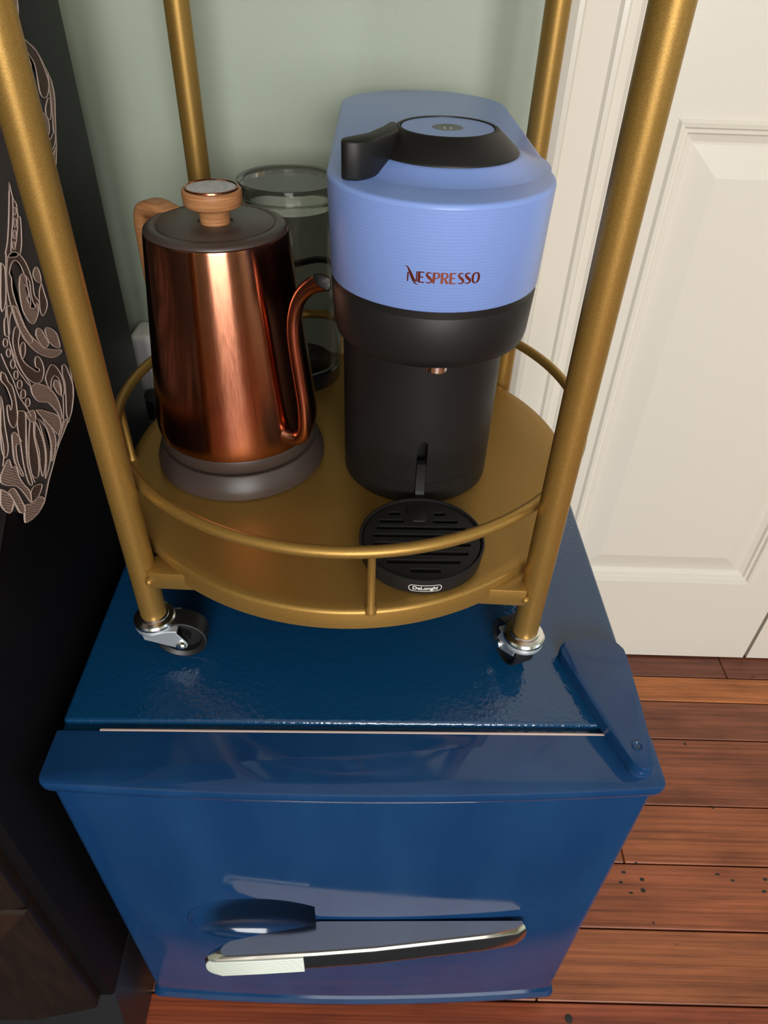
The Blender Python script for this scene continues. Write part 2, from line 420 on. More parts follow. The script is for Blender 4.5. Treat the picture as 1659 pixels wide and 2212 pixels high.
# wall adapter and plug behind the cart
a = thing('wall_adapter', 'white multi-outlet adapter on the wall beside the dark dresser', 'adapter'); a.matrix_world = ROOM
bm = bmesh.new(); box(bm, rx(-0.0465), rx(0.035), -0.046, -0.001, F + 0.012, F + 0.104); obj('housing', bm, 'outlet_white', a, bevel=0.007, seg=3)
for k in (0.004, 0.026):
    bm = bmesh.new(); box(bm, rx(-0.02 + k), rx(-0.017 + k), -0.0465, -0.0455, F + 0.060, F + 0.069); obj('socket_slot', bm, 'dark_seam', a)
p = thing('power_plug', 'black power plug with cord in the white wall adapter', 'plug'); p.matrix_world = ROOM
bm = bmesh.new(); box(bm, rx(-0.037), rx(-0.007), -0.078, -0.0468, F + 0.012, F + 0.040); obj('plug_body', bm, 'black_plastic', p, bevel=0.005, seg=2)
bm = bmesh.new(); tube(bm, spline([(rx(-0.022), -0.070, F + 0.016), (rx(-0.026), -0.070, F - 0.01), (rx(-0.028), -0.045, F - 0.06), (rx(-0.03), -0.030, F - 0.2), (rx(-0.02), -0.030, 0.02)], 8), 0.0035, 8); obj('cord', bm, 'black_rubber', p)

# ------------------------------------------------------------------ mini fridge
W = 0.445
fr = thing('mini_fridge', 'glossy dark blue mini fridge with lever handle under the gold cart', 'fridge')
bm = bmesh.new(); box(bm, 0, W, 0.0, 0.425, 0.022, F); obj('cabinet', bm, 'blue_top', fr, bevel=0.0035, seg=3)
bm = bmesh.new(); box(bm, 0.030, W - 0.004, -0.0085, -0.0056, 0.03, F - 0.0008); obj('gasket', bm, 'gasket', fr, bevel=0.001)
bm = bmesh.new(); box(bm, 0.001, W - 0.001, -0.0062, 0.001, 0.03, F - 0.0055); obj('front_flange', bm, 'blue_top', fr)
for x in (0.04, W - 0.04):
    for y in (0.03, 0.39):
        bm = bmesh.new(); lathe(bm, [(0.017, 0), (0.018, 0.004), (0.012, 0.008), (0.012, 0.023)], 20, x, y); obj('foot', bm, 'black_rubber', fr)
def door_plan(x0, x1, yb, ys, bulge, r, n=40):
    P = [(x1, yb), (x0, yb)]
    for k in range(7):
        t = math.radians(180 + 90 * k / 6); P.append((x0 + r + r*math.cos(t), ys + r + r*math.sin(t)))
    for k in range(1, n):
        s = k / n; x = x0 + r + (x1 - x0 - 2*r) * s
        P.append((x, ys - bulge * (1 - (2*s - 1)**2)))
    for k in range(7):
        t = math.radians(270 + 90 * k / 6); P.append((x1 - r + r*math.cos(t), ys + r + r*math.sin(t)))
    return P
bm = bmesh.new()
big = lambda d, z: [(x, y, z) for x, y in door_plan(-0.002 + d, W + 0.002 - d, -0.0080, -0.0505 + d, 0.0075, 0.007)]
zt, zb = F - 0.001, 0.030
loft(bm, [big(0.0055, zb), big(0.002, zb + 0.001), big(0.0008, zb + 0.004), big(0.0008, zb + 0.008), big(0.0045, zb + 0.0095), big(0.0045, zt - 0.0145), big(0.0015, zt - 0.0125), big(0.0004, zt - 0.009),
          big(0.0000, zt - 0.003), big(0.0006, zt - 0.0008), big(0.002, zt)])
door = obj('door', bm, 'blue_door', fr, ang=28)
# finger scoop: part of an ellipsoid, cut off square under the lever
bm = bmesh.new()
bmesh.ops.create_uvsphere(bm, u_segments=64, v_segments=32, radius=1)
for v in bm.verts:
    v.co = Vector((0.1385 + 0.071 * v.co.x, -0.0535 + 0.026 * v.co.y, F - 0.240 + 0.053 * v.co.z))
g = bmesh.ops.bisect_plane(bm, geom=bm.verts[:] + bm.edges[:] + bm.faces[:], plane_co=(0.187, 0, 0), plane_no=(1, 0, 0), clear_outer=True)
bmesh.ops.holes_fill(bm, edges=[e for e in bm.edges if e.is_boundary], sides=0)
boolean_cut(door, bm)
# lever handle: wedge in plan, flush at its right end, standing off at its free left end
def lever_loop(z, d):
    top = [(0.380, -0.0545), (0.190, -0.0555), (0.1865, -0.0565), (0.183, -0.0600), (0.178, -0.0635), (0.14, -0.0695), (0.1005, -0.0755)]
    front = [(0.0935, -0.0785), (0.0900, -0.0822), (0.0925, -0.0855), (0.0985, -0.0868), (0.14, -0.0853), (0.19, -0.0825), (0.24, -0.0790), (0.29, -0.0738), (0.34, -0.0685), (0.372, -0.0645), (0.3805, -0.0600)]
    P = top + front
    c = Vector((0.23, -0.068))
    out = []
    for x, y in P:
        q = Vector((x, y))
        if d and y < -0.0575:
            yy = y + d * 0.8; x2 = x + (d * 1.6 if x < 0.11 else 0)
            out.append((x2, yy, z))
        else: out.append((x, y, z))
    return out
zt2 = F - 0.2265; LH = 0.038
def lever_end(z):                                      # how far the rounded ends draw in at height z
    h = max(-1, min(1, (z - (zt2 - LH / 2)) / (LH / 2)))
    return 0.017 * (1 - math.sqrt(max(0.0, 1 - abs(h) ** 2.6)))
def lever_round(z, d=0.0):
    e = lever_end(z); out = []
    for x, y, zz in lever_loop(z, d):
        if x < 0.125: x = 0.090 + e + (x - 0.090) * (0.035 - e) / 0.035
        if x > 0.355: x = 0.381 - e * 0.45 - (0.381 - x) * (0.026 - e * 0.45) / 0.026
        out.append((x, y, zz))
    return out
bm = bmesh.new()
loft(bm, [lever_round(zt2 - LH * k, d) for k, d in ((0.995, 0.0026), (0.96, 0.0012), (0.90, 0.0002), (0.80, 0), (0.65, 0), (0.5, 0), (0.35, 0), (0.22, 0), (0.155, 0), (0.125, 0.0006), (0.09, 0.0030), (0.03, 0.0042))])
lever = obj('lever_handle', bm, 'handle_chrome', door, ang=24); lever['label'] = 'chrome lever handle on the fridge door'
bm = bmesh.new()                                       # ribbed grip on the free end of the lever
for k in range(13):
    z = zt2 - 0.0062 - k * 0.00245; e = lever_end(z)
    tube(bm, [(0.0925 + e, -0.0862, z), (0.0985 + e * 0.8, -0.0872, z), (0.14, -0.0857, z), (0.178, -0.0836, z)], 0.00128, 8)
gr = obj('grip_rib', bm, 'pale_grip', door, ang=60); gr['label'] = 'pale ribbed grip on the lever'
# hinge cover on the top right
def hinge_loop(z, d):
    P = [(0.4095 + d, -0.006), (0.4185 + d, -0.030), (0.4225 + d, -0.0385), (0.4285, -0.0425 + d), (0.4345, -0.0405 + d), (0.4375 - d, -0.035), (0.4395 - d, -0.02), (0.4420 - d, 0.02),
         (0.4432 - d, 0.060), (0.4415 - d, 0.0685), (0.436 - d, 0.0745 - d), (0.42, 0.0775 - d), (0.405, 0.0765 - d), (0.396, 0.0740 - d), (0.3905 + d, 0.069), (0.3895 + d, 0.064), (0.392 + d, 0.052)]
    return [(p.x, p.y, z) for p in spline([(x, y, 0) for x, y in P] + [(P[0][0], P[0][1], 0)], 3)[:-1]]
bm = bmesh.new(); loft(bm, [hinge_loop(F + 0.0002, 0), hinge_loop(F + 0.0106, 0), hinge_loop(F + 0.0113, 0.0003), hinge_loop(F + 0.0115, 0.0008)])
hc = obj('hinge_cover', bm, 'blue_door', fr, ang=30)
bm = bmesh.new(); lathe(bm, [(0.0042, F + 0.0112), (0.0042, F + 0.0121), (0.0034, F + 0.0123), (0.0026, F + 0.0114), (0.0004, F + 0.0113)], 20, 0.4280, -0.0245); obj('screw_plug', bm, 'blue_door', hc)
bm = bmesh.new(); lathe(bm, [(0.0095, F - 0.002), (0.0095, F + 0.0012), (0.0088, F + 0.0016)], 28, 0.4295, -0.0335); obj('washer', bm, 'blue_door', hc)

bm = bmesh.new(); prism(bm, rrect(-0.42, 0.95, -0.80, -0.116, 0.02), 0.0004, 0.007)
mn = N('charcoal_woven_mat'); mn.set(Base_Color=(0.030, 0.034, 0.042, 1), Roughness=0.9); mn.bump(mn.noise(mn.coords(), 500, 2), 0.6, 0.002)
tag(obj('floor_mat', bm, mn.m, bevel=0.002), 'charcoal woven mat on the floor boards before the fridge door', 'mat')

# ------------------------------------------------------------------ dark dresser on the left
dr = thing('dresser', 'tall dark dresser with faceted drawer fronts left of the blue fridge', 'dresser')
DX = -0.0125
bm = bmesh.new(); box(bm, -0.95, DX, -0.080, 0.350, 0.145, F + 0.425); obj('carcass', bm, 'black_lacquer', dr, bevel=0.002)
bm = bmesh.new(); box(bm, -0.955, DX, -0.086, 0.355, F + 0.425, F + 0.452); obj('top', bm, 'black_lacquer', dr, bevel=0.003)
bm = bmesh.new(); loft(bm, [[(-0.95, -0.100, z0), (DX + 0.0005, -0.100, z0), (DX + 0.0005, 0.345, z0), (-0.95, 0.345, z0)] if z0 < 0.1 else [(-0.95, -0.078, z0), (DX + 0.0005, -0.078, z0), (DX + 0.0005, 0.345, z0), (-0.95, 0.345, z0)] for z0 in (0.0, 0.012, 0.1455)])
obj('plinth', bm, 'plinth', dr)
for z0, z1 in ((0.150, 0.378), (0.384, 0.612), (0.618, 0.846)):
    bm = bmesh.new(); X0, X1 = -0.935, DX - 0.0115
    L = [(0, -0.079), (0, -0.0905), (0.0025, -0.093), (0.040, -0.112)]
    loft(bm, [[(X0+i, y, z0+i), (X1-i, y, z0+i), (X1-i, y, z1-i), (X0+i, y, z1-i)] for i, y in L], cap0=True, cap1=True)
    d = obj('drawer_front', bm, 'espresso', dr, ang=10)
    bm = bmesh.new(); lathe(bm, [(0.006, 0), (0.006, 0.014), (0.013, 0.020), (0.013, 0.026), (0.008, 0.029)], 20)
    bmesh.ops.rotate(bm, verts=bm.verts, matrix=Matrix.Rotation(PI/2, 3, 'X')); bmesh.ops.translate(bm, verts=bm.verts, vec=(-0.48, -0.112, (z0+z1)/2)); obj('knob', bm, 'zinc', d)

# ------------------------------------------------------------------ lace runner over the dresser's side
lace = thing('lace_runner', 'beige embroidered lace runner hanging down the side of the dark dresser', 'lace runner')
LXP = DX + 0.0035
def zA(L): return [(x / 5.53, y / 5.53) for x, y in L]
def zB(L): return [(x / 5.53, 340 + y / 5.53) for x, y in L]
def zC(L): return [(x / 4.61, 660 + y / 4.61) for x, y in L]
def yz(L): 
    out = []
    for u, v in L:
        p = unproject(u, v, 0, LXP); out.append((p.y, p.z))
    return out
edge = zA([(195,0),(205,300),(170,340),(200,400),(330,510),(420,600),(480,700),(560,860),(600,960),(630,1080),(645,1200),(650,1400),(660,1600),(668,1750),(660,1950),(630,2100)]) + \
    [(119, 450), (129, 560), (142, 670), (147, 770)] + \
    zC([(720,800),(722,920),(705,1060),(680,1150),(655,1190),(600,1330),(560,1440),(520,1600),(480,1740),(440,1940),(380,2060),(310,2130),(245,2160),(235,2060),(190,2060),(150,1990),(130,1960),(100,2060),(50,2050),(0,1980)])
R_ = yz(edge)
YM = R_[-1][0] - 0.004
Lm = [(max(2 * YM - y, -0.072), z) for y, z in R_[::-1]]
poly = [(R_[0][0], F + 0.4535)] + R_ + [p for i, p in enumerate(Lm) if i == 0 or p[0] > -0.0719 or Lm[i-1][0] > -0.0719]
poly += [(-0.072, F + 0.4535)]
def fill_sheet(bm, P, x0, x1, mat=0):
    f0 = [bm.verts.new((x0, y, z)) for y, z in P]; f1 = [bm.verts.new((x1, y, z)) for y, z in P]
    a = bm.faces.new(f0); b = bm.faces.new(f1[::-1]); n = len(P); fs = [a, b]
    for i in range(n): fs.append(bm.faces.new((f0[i], f1[i], f1[(i+1) % n], f0[(i+1) % n])))
    for f in fs: f.material_index = mat
bm = bmesh.new(); fill_sheet(bm, poly, LXP - 0.0004, LXP - 0.0001)
bmesh.ops.triangulate(bm, faces=bm.faces); obj('net', bm, 'net', lace)
bm = bmesh.new(); box(bm, -0.45, LXP - 0.0001, -0.072, R_[0][0], F + 0.4525, F + 0.4535); obj('top_cloth', bm, 'stitch_dense', lace)
D, O = 1, 0
motifs = [(D, zA([(115,0),(195,0),(205,300),(165,290),(130,150)])),
 (O, zA([(165,370),(330,510),(420,600),(480,720),(540,870),(575,1000),(565,1110),(545,1160),(500,1160),(465,1090),(440,950),(400,760),(330,640),(230,490),(185,440)])),
 (O, zA([(195,500),(250,560),(310,640),(350,740),(365,840),(345,915),(305,870),(275,720),(255,620),(215,560)])),
 (D, zA([(560,870),(600,960),(630,1080),(645,1200),(650,1400),(655,1580),(630,1560),(620,1400),(600,1200),(580,1050)])),
 (O, zA([(560,1170),(595,1200),(600,1380),(585,1430),(545,1380),(535,1290)])),
 (D, zA([(440,1430),(455,1370),(490,1340),(530,1370),(570,1450),(580,1560),(560,1620),(510,1600),(490,1500),(480,1430)])),
 (O, zA([(490,1560),(510,1620),(560,1670),(600,1650),(640,1560),(655,1640),(640,1740),(610,1790),(570,1800),(530,1790),(500,1690)])),
 (D, zA([(660,1750),(660,1950),(630,2100),(600,2060),(565,1950),(620,1880),(640,1800)])),
 (O, zB([(100,300),(120,400),(150,500),(185,560),(205,700),(235,740),(235,1140),(65,1180),(80,1000),(95,700)])),
 (O, zB([(65,1400),(80,1200),(140,1130),(210,1150),(280,1230),(340,1360),(380,1500),(400,1640),(455,1720),(455,1785),(400,1760),(360,1640),(340,1480),(280,1400),(240,1300),(180,1230),(130,1260),(100,1380),(125,1440),(130,1540),(150,1640),(210,1820),(290,2020),(380,2180),(330,2212),(220,2050),(140,1840),(80,1600)])),
 (D, zB([(230,1420),(260,1390),(300,1420),(310,1500),(340,1640),(355,1740),(350,1790),(400,1800),(430,1740),(450,1790),(440,1880),(400,1980),(350,1970),(300,1900),(260,1820),(235,1700),(220,1540)])),
 (D, zB([(415,1310),(390,1360),(390,1420),(430,1480),(480,1490),(470,1400),(440,1320)])),
 (O, zB([(485,1500),(460,1600),(465,1780),(480,1860),(505,1890),(540,1830),(555,1740),(520,1620)])),
 (O, zB([(60,1790),(110,1770),(135,1820),(110,1900),(100,2000),(100,2120),(50,2120),(40,1950),(60,1900)])),
 (O, zB([(0,1260),(40,1300),(52,1400),(60,1600),(45,1780),(0,1800)])),
 (D, zC([(110,0),(150,20),(230,200),(300,300),(400,395),(450,430),(560,440),(600,440),(590,480),(520,515),(450,505),(370,470),(290,400),(220,310),(150,130)])),
 (D, zC([(350,290),(355,240),(375,225),(410,250),(440,310),(475,370),(450,420),(400,385),(365,330)])),
 (D, zC([(440,240),(460,218),(510,235),(560,290),(590,410),(550,415),(500,380),(460,320)])),
 (O, zC([(125,270),(140,220),(170,210),(190,260),(175,360),(190,470),(230,560),(300,620),(370,660),(380,630),(350,610),(340,540),(360,505),(400,540),(430,640),(410,740),(370,770),(310,760),(230,680),(160,540),(120,380)])),
 (O, zC([(195,400),(215,365),(240,390),(240,480),(212,530),(196,460)])),
 (O, zC([(470,640),(500,590),(550,610),(600,690),(630,790),(630,880),(604,900),(600,800),(570,720),(530,700),(500,760),(500,830),(470,800),(445,720)])),
 (D, zC([(525,790),(540,740),(575,760),(595,830),(595,890),(560,860)])),
 (D, zC([(300,820),(340,780),(420,790),(500,840),(560,920),(600,1040),(610,1120),(590,1120),(560,1060),(480,970),(430,960),(370,950),(320,890)])),
 (D, zC([(350,1040),(400,1040),(470,1060),(540,1080),(590,1130),(600,1200),(570,1280),(530,1240),(450,1150),(390,1090)])),
 (O, zC([(610,600),(640,590),(680,680),(720,800),(722,920),(705,1060),(675,1130),(655,1080),(650,950),(640,780),(615,690)])),
 (D, zC([(600,1330),(640,1230),(665,1150),(640,1130),(620,1200),(590,1300),(562,1400)])),
 (O, zC([(170,1050),(240,1060),(250,1200),(250,1400),(270,1600),(315,1770),(280,1770),(230,1600),(200,1400),(165,1200)])),
 (O, zC([(290,1160),(325,1160),(330,1300),(372,1500),(380,1650),(360,1715),(310,1680),(280,1500),(280,1300)])),
 (O, zC([(340,1150),(390,1250),(435,1400),(445,1560),(420,1700),(392,1600),(380,1450),(340,1300)])),
 (O, zC([(370,1120),(450,1220),(495,1380),(490,1560),(445,1720),(455,1540),(440,1380)])),
 (D, zC([(405,1120),(500,1210),(545,1320),(540,1450),(510,1550),(505,1380),(465,1230)])),
 (O, zC([(5,660),(40,680),(75,760),(110,800),(140,900),(165,1080),(155,1180),(120,1215),(80,1150),(60,1020),(80,990),(100,1040),(108,960),(60,820),(0,740)])),
 (D, zC([(110,1290),(140,1260),(200,1340),(190,1370),(160,1380),(150,1420),(170,1560),(225,1680),(205,1690),(140,1560),(120,1430)])),
 (D, zC([(0,1690),(50,1570),(80,1530),(110,1610),(150,1600),(180,1700),(230,1780),(290,1850),(300,1960),(250,1890),(160,1800),(60,1790),(0,1760)])),
 (D, zC([(0,1830),(60,1860),(120,1930),(130,1970),(100,2060),(50,2050),(0,1980)])),
 (D, zC([(75,1850),(130,1820),(200,1930),(240,2020),(235,2060),(190,2055),(140,1960)])),
 (D, zC([(240,1985),(290,1975),(330,1960),(380,1900),(440,1935),(380,2055),(310,2125),(245,2155),(238,2060)])),
 (O, zC([(0,900),(20,1000),(40,1200),(72,1400),(60,1500),(30,1500),(0,1350)])),
 (D, zC([(250,1070),(320,1040),(345,1100),(340,1145),(290,1150)])),
 (O, zC([(310,1960),(300,1870),(330,1800),(410,1780),(380,1890),(330,1945)]))]
for cx_, cy_, ax, ay in ((165,640,22,45),(170,780,22,52),(165,920,22,52),(155,1050,20,46)):
    motifs.append((D, zB([(cx_ + ax*math.cos(t*PI/5), cy_ + ay*math.sin(t*PI/5)) for t in range(10)])))
for cx_, cy_, ax, ay in ((45,370,22,42),(75,470,20,42),(120,580,23,46),(150,690,20,42),(187,785,24,42),(222,880,24,45),(268,965,22,42)):
    motifs.append((O, zC([(cx_ + ax*math.cos(t*PI/5), cy_ + ay*math.sin(t*PI/5)) for t in range(10)])))
cords = [zC([(0,480),(60,620),(120,740),(180,900),(260,1020),(300,1100)]), zC([(70,300),(120,470),(200,640),(280,760),(300,820)]), zC([(90,380),(150,600),(240,740),(290,800)]),
         zB([(140,470),(145,700),(130,900),(120,1130)]), zB([(200,700),(195,900),(170,1100)]), zB([(60,1180),(60,1600),(80,1900),(100,2200)]),
         zB([(280,1520),(320,1560),(330,1660),(310,1680),(335,1750)]), zC([(0,1250),(30,1450),(20,1600)]), zC([(250,1160),(262,1400),(300,1650),(340,1760)]),
         zC([(620,900),(625,1100),(600,1280)]), zC([(560,1060),(600,1180),(575,1300)])]
def motif(kind, P):
    bm = bmesh.new()
    S = [(p.x, p.y) for p in spline([(y, z, 0) for y, z in P] + [(P[0][0], P[0][1], 0)], 3)][:-1]
    fill_sheet(bm, S, LXP - 0.0002, LXP + 0.00035 + 0.0002 * kind, 0)
    bmesh.ops.triangulate(bm, faces=bm.faces)
    tube(bm, [(LXP + 0.0006, y, z) for y, z in S], 0.00042, 5, closed=True, mat=1)
    obj('lace_motif', bm, ['stitch_dense' if kind else 'stitch_open', 'cord'], lace)
for kind, P in motifs:
    Q = yz(P); motif(kind, Q)
    Qm = [(2 * YM - y, z) for y, z in Q]
    if min(y for y, z in Qm) > -0.068: motif(kind, Qm)
for P in cords:
    bm = bmesh.new(); tube(bm, spline([(LXP + 0.0006, y, z) for y, z in yz(P)], 5), 0.00042, 5); obj('cord', bm, 'cord', lace)
bm = bmesh.new(); tube(bm, [(LXP + 0.0004, y, z) for y, z in poly[1:len(R_) + 1]], 0.0005, 5); obj('edge_cord', bm, 'cord', lace)

# ------------------------------------------------------------------ gold bar cart standing on the fridge
ct = thing('bar_cart', 'round two-tier gold metal bar cart standing on the blue fridge', 'cart', (0.2133, 0.2091, F), math.radians(-2.6))
HP, RP, RT = 0.1467, 0.0100, 0.1930
def tray(z, nm):
    bm = bmesh.new(); lathe(bm, [(RT - 0.0015, z - 0.0172), (RT, z - 0.0172), (RT, z - 0.0030), (RT - 0.0009, z - 0.0009), (RT - 0.0030, z), (RT - 0.01, z - 0.0006), (0.02, z - 0.0006)], 160, cap0=False, cap1=True)
    lathe(bm, [(RT - 0.0015, z - 0.0172), (RT - 0.0015, z - 0.0035), (0.02, z - 0.0035)], 160, cap0=False, cap1=True)
    bmesh.ops.remove_doubles(bm, verts=bm.verts, dist=1e-6); return obj(nm, bm, 'gold', ct, ang=50)
ZT = 0.107
def rail(z):
    bm = bmesh.new(); tube(bm, [(0.1908 * math.cos(2*PI*k/120), 0.1908 * math.sin(2*PI*k/120), z) for k in range(120)], 0.0043, 14, closed=True); return obj('rail', bm, 'gold', ct)
tray(ZT, 'tray'); rail(0.1605)
tray(0.585, 'tray'); rail(0.64)
for k in range(4):
    a = math.radians(8 + 90 * k)
    for zz in (ZT, 0.585):
        bm = bmesh.new(); x, y = 0.1905 * math.cos(a), 0.1905 * math.sin(a)
        lathe(bm, [(0.0046, zz - 0.003), (0.0042, zz + 0.0006), (0.0028, zz + 0.003), (0.0027, zz + 0.05), (0.0033, zz + 0.0525)], 14, x, y); obj('rail_post', bm, 'gold', ct)
poles = []
for sx in (-1, 1):
    for sy in (-1, 1):
        bm = bmesh.new(); lathe(bm, [(RP - 0.0008, 0.0450), (RP, 0.0458), (RP, 0.70), (RP - 0.002, 0.702)], 40, sx * HP, sy * HP); obj('pole', bm, 'gold', ct)
for sy in (-1, 1):
    for zz in (ZT, 0.585):
        bm = bmesh.new(); box(bm, -HP + 0.0075, HP - 0.0075, sy * HP - 0.0105, sy * HP + 0.0095, zz - 0.0240, zz - 0.0080)
        cb = obj('cross_bar', bm, 'gold', ct, bevel=0.0015)
        if sy < 0:
            for sx in (-1, 1):
                bm = bmesh.new(); bmesh.ops.create_uvsphere(bm, u_segments=12, v_segments=8, radius=0.0030); bmesh.ops.translate(bm, verts=bm.verts, vec=(sx * (HP - 0.0078), sy * HP - 0.0100, zz - 0.0170)); obj('weld_bead', bm, 'gold', cb)
def caster(x, y, ang, off=0.0195):
    R3 = Matrix.Translation((x, y, 0)) @ Matrix.Rotation(ang, 4, 'Z')
    def put(bm): bmesh.ops.transform(bm, matrix=R3, verts=bm.verts); return bm
    bm = bmesh.new(); lathe(bm, [(0.0060, 0.0530), (0.0060, 0.0458), (0.0100, 0.0455), (0.0112, 0.0448), (0.0116, 0.0436), (0.0128, 0.0432), (0.0150, 0.0424), (0.0162, 0.0408), (0.0164, 0.0390), (0.0150, 0.0380)], 40)
    c = obj('caster', put(bm), 'chrome', ct, ang=28)
    bm = bmesh.new(); lathe(bm, [(0.0150, 0.0384), (0.0150, 0.0362)], 32); obj('bearing_race', put(bm), 'zinc', c)
    # yoke: rounded top plate and two triangular side plates down to the axle
    bm = bmesh.new(); T = []
    for k in range(15):
        t = PI/2 + PI * k / 14; T.append((0.0160 * math.cos(t), 0.0160 * math.sin(t)))
    T += [(0.011, -0.0130), (min(0.0185, off + 0.004), -0.0130), (min(0.0185, off + 0.004), 0.0130), (0.011, 0.0130)]
    prism(bm, T, 0.0335, 0.0364); obj('yoke_plate', put(bm), 'zinc', c, bevel=0.0005)
    for s in (-1, 1):
        bm = bmesh.new(); y0 = s * 0.0112; P = [(-0.009, 0.0345), (min(0.0170, off), 0.0345), (off + 0.0045, 0.0232), (off + 0.0055, 0.0196), (off + 0.0043, 0.0164), (off + 0.0005, 0.0152), (off - 0.0030, 0.0160), (-0.008, 0.0270)]
        loft(bm, [[(px, y0, pz) for px, pz in P], [(px, y0 + s * 0.0014, pz) for px, pz in P]]); obj('yoke_side', put(bm), 'zinc', c, bevel=0.0003, seg=1)
        bm = bmesh.new(); lathe(bm, [(0.0042, 0), (0.0042, 0.0008), (0.0036, 0.0022), (0.0018, 0.0030)], 20)
        bmesh.ops.rotate(bm, verts=bm.verts, matrix=Matrix.Rotation(-s * PI/2, 3, 'X')); bmesh.ops.translate(bm, verts=bm.verts, vec=(off, y0 + s * 0.0014, 0.0200)); obj('axle_rivet', put(bm), 'chrome', c)
    bm = bmesh.new(); lathe(bm, [(0.0155, -0.0062), (0.0185, -0.0085), (0.0198, -0.0080), (0.0200, 0.0), (0.0198, 0.0080), (0.0185, 0.0085), (0.0155, 0.0062), (0.0150, 0.001), (0.0065, 0.001), (0.0060, 0.0075), (0.0025, 0.0075)], 40)
    bmesh.ops.rotate(bm, verts=bm.verts, matrix=Matrix.Rotation(PI/2, 3, 'X')); bmesh.ops.translate(bm, verts=bm.verts, vec=(off, 0, 0.0200)); obj('wheel', put(bm), 'black_rubber', c)
caster(-HP, -HP, math.radians(5)); caster(HP, -HP, math.radians(112), 0.0125); caster(-HP, HP, math.radians(40)); caster(HP, HP, math.radians(150))

# ------------------------------------------------------------------ coffee machine
Z0 = F + ZT - 0.0006
MX = 0.2685
cm = thing('coffee_machine', 'powder blue and black capsule coffee machine on the gold cart tray', 'coffee machine', (0, 0, 0))
st = lambda yf, yr, r, z, d=0.0: [(x, y, z) for x, y in stadium(MX, yf + d, yr - d, r - d, 30)]
bm = bmesh.new()
loft(bm, [st(0.136, 0.335, 0.0605, Z0, 0.002), st(0.136, 0.335, 0.0610, Z0 + 0.001), st(0.1355, 0.335, 0.0613, Z0 + 0.021), st(0.1355, 0.335, 0.0613, Z0 + 0.0212, 0.0005), st(0.1355, 0.335, 0.0613, Z0 + 0.0218, 0.0005), st(0.1355, 0.335, 0.0613, Z0 + 0.0220), st(0.1355, 0.335, 0.0615, F + 0.262)])
colm = obj('column', bm, 'black_plastic', cm, ang=50)
bm = bmesh.new(); loft(bm, [[(MX + 0.0008 + x, y, z) for x, z in [(px, pz) for px, pz in rrect(-0.0040, 0.0040, F + 0.112, F + 0.167, 0.0039)]] for y in (0.125, 0.150)]); boolean_cut(colm, bm)
bm = bmesh.new(); loft(bm, [st(0.0785, 0.41, 0.0655, F + 0.2955), st(0.0785, 0.41, 0.0655, F + 0.288)]); obj('seam_ring', bm, 'black_plastic', cm)
bm = bmesh.new()
loft(bm, [st(0.0815, 0.405, 0.0640, F + 0.2560, 0.008), st(0.0815, 0.405, 0.0640, F + 0.2566, 0.003), st(0.0810, 0.405, 0.0645, F + 0.2590, 0.0005), st(0.0800, 0.407, 0.0652, F + 0.264), st(0.0782, 0.409, 0.0668, F + 0.2905), st(0.0782, 0.409, 0.0668, F + 0.2922, 0.0012)])
obj('brew_collar', bm, 'black_plastic', cm, ang=50)
bm = bmesh.new()
loft(bm, [st(0.0770, 0.414, 0.0668, F + 0.2958, 0.003), st(0.0770, 0.414, 0.0668, F + 0.2960, 0.0004), st(0.0768, 0.414, 0.0669, F + 0.2968), st(0.0742, 0.416, 0.0683, F + 0.3540)], cap1=False)
head = obj('head_shell', bm, 'sky_ribbed', cm, ang=50)
RC = Vector((0.2725, 0.1665))
bm = bmesh.new()
loft(bm, [st(0.0742, 0.416, 0.0683, F + 0.3540), st(0.0742, 0.416, 0.0683, F + 0.3554, 0.0004), st(0.0742, 0.416, 0.0683, F + 0.3562, 0.0012), st(0.0742, 0.416, 0.0683, F + 0.3566, 0.003)], cap0=False)
topc = obj('head_top', bm, 'sky_blue', cm, ang=60)
bm = bmesh.new(); lathe(bm, [(0.0655, F + 0.3562), (0.0620, F + 0.3568), (0.0570, F + 0.3580), (0.0520, F + 0.3600), (0.0475, F + 0.3622), (0.0462, F + 0.3628), (0.02, F + 0.3630)], 64, RC.x, RC.y, cap0=False); obj('raised_collar', bm, 'sky_blue', cm, ang=60)
bm = bmesh.new(); lathe(bm, [(0.0452, F + 0.3622), (0.0452, F + 0.3634), (0.0446, F + 0.3642), (0.0314, F + 0.3752), (0.0300, F + 0.3758), (0.0288, F + 0.3756), (0.0286, F + 0.3742)], 72, RC.x, RC.y)
ring = obj('lid_ring', bm, 'black_plastic', cm, ang=40)
bm = bmesh.new(); lathe(bm, [(0.0283, F + 0.3738), (0.0283, F + 0.3749), (0.0280, F + 0.3752), (0.0094, F + 0.3750), (0.0094, F + 0.3745)], 64, RC.x, RC.y); obj('lid_disc', bm, 'sky_blue', ring)
bm = bmesh.new(); lathe(bm, [(0.0092, F + 0.3743), (0.0092, F + 0.3751), (0.0085, F + 0.37515), (0.004, F + 0.3746)], 40, RC.x, RC.y); obj('start_button', bm, simple('taupe_button', (0.10, 0.115, 0.10, 1), 0.35), ring)
bm = bmesh.new()
for dx in (-0.0022, 0.0018): box(bm, RC.x + dx, RC.x + dx + 0.0005, RC.y - 0.0018, RC.y + 0.0016, F + 0.3746, F + 0.37495)
obj('button_mark', bm, 'white_print', ring)
LP = [(0.2125, 0.1135), (0.2100, 0.1160), (0.2098, 0.1215), (0.2115, 0.1245), (0.2240, 0.1370), (0.2330, 0.1560), (0.2375, 0.1690), (0.2415, 0.1685), (0.2415, 0.1580), (0.2425, 0.1490), (0.2385, 0.1395), (0.2330, 0.1310), (0.2290, 0.1225), (0.2240, 0.1160), (0.2190, 0.1130)]
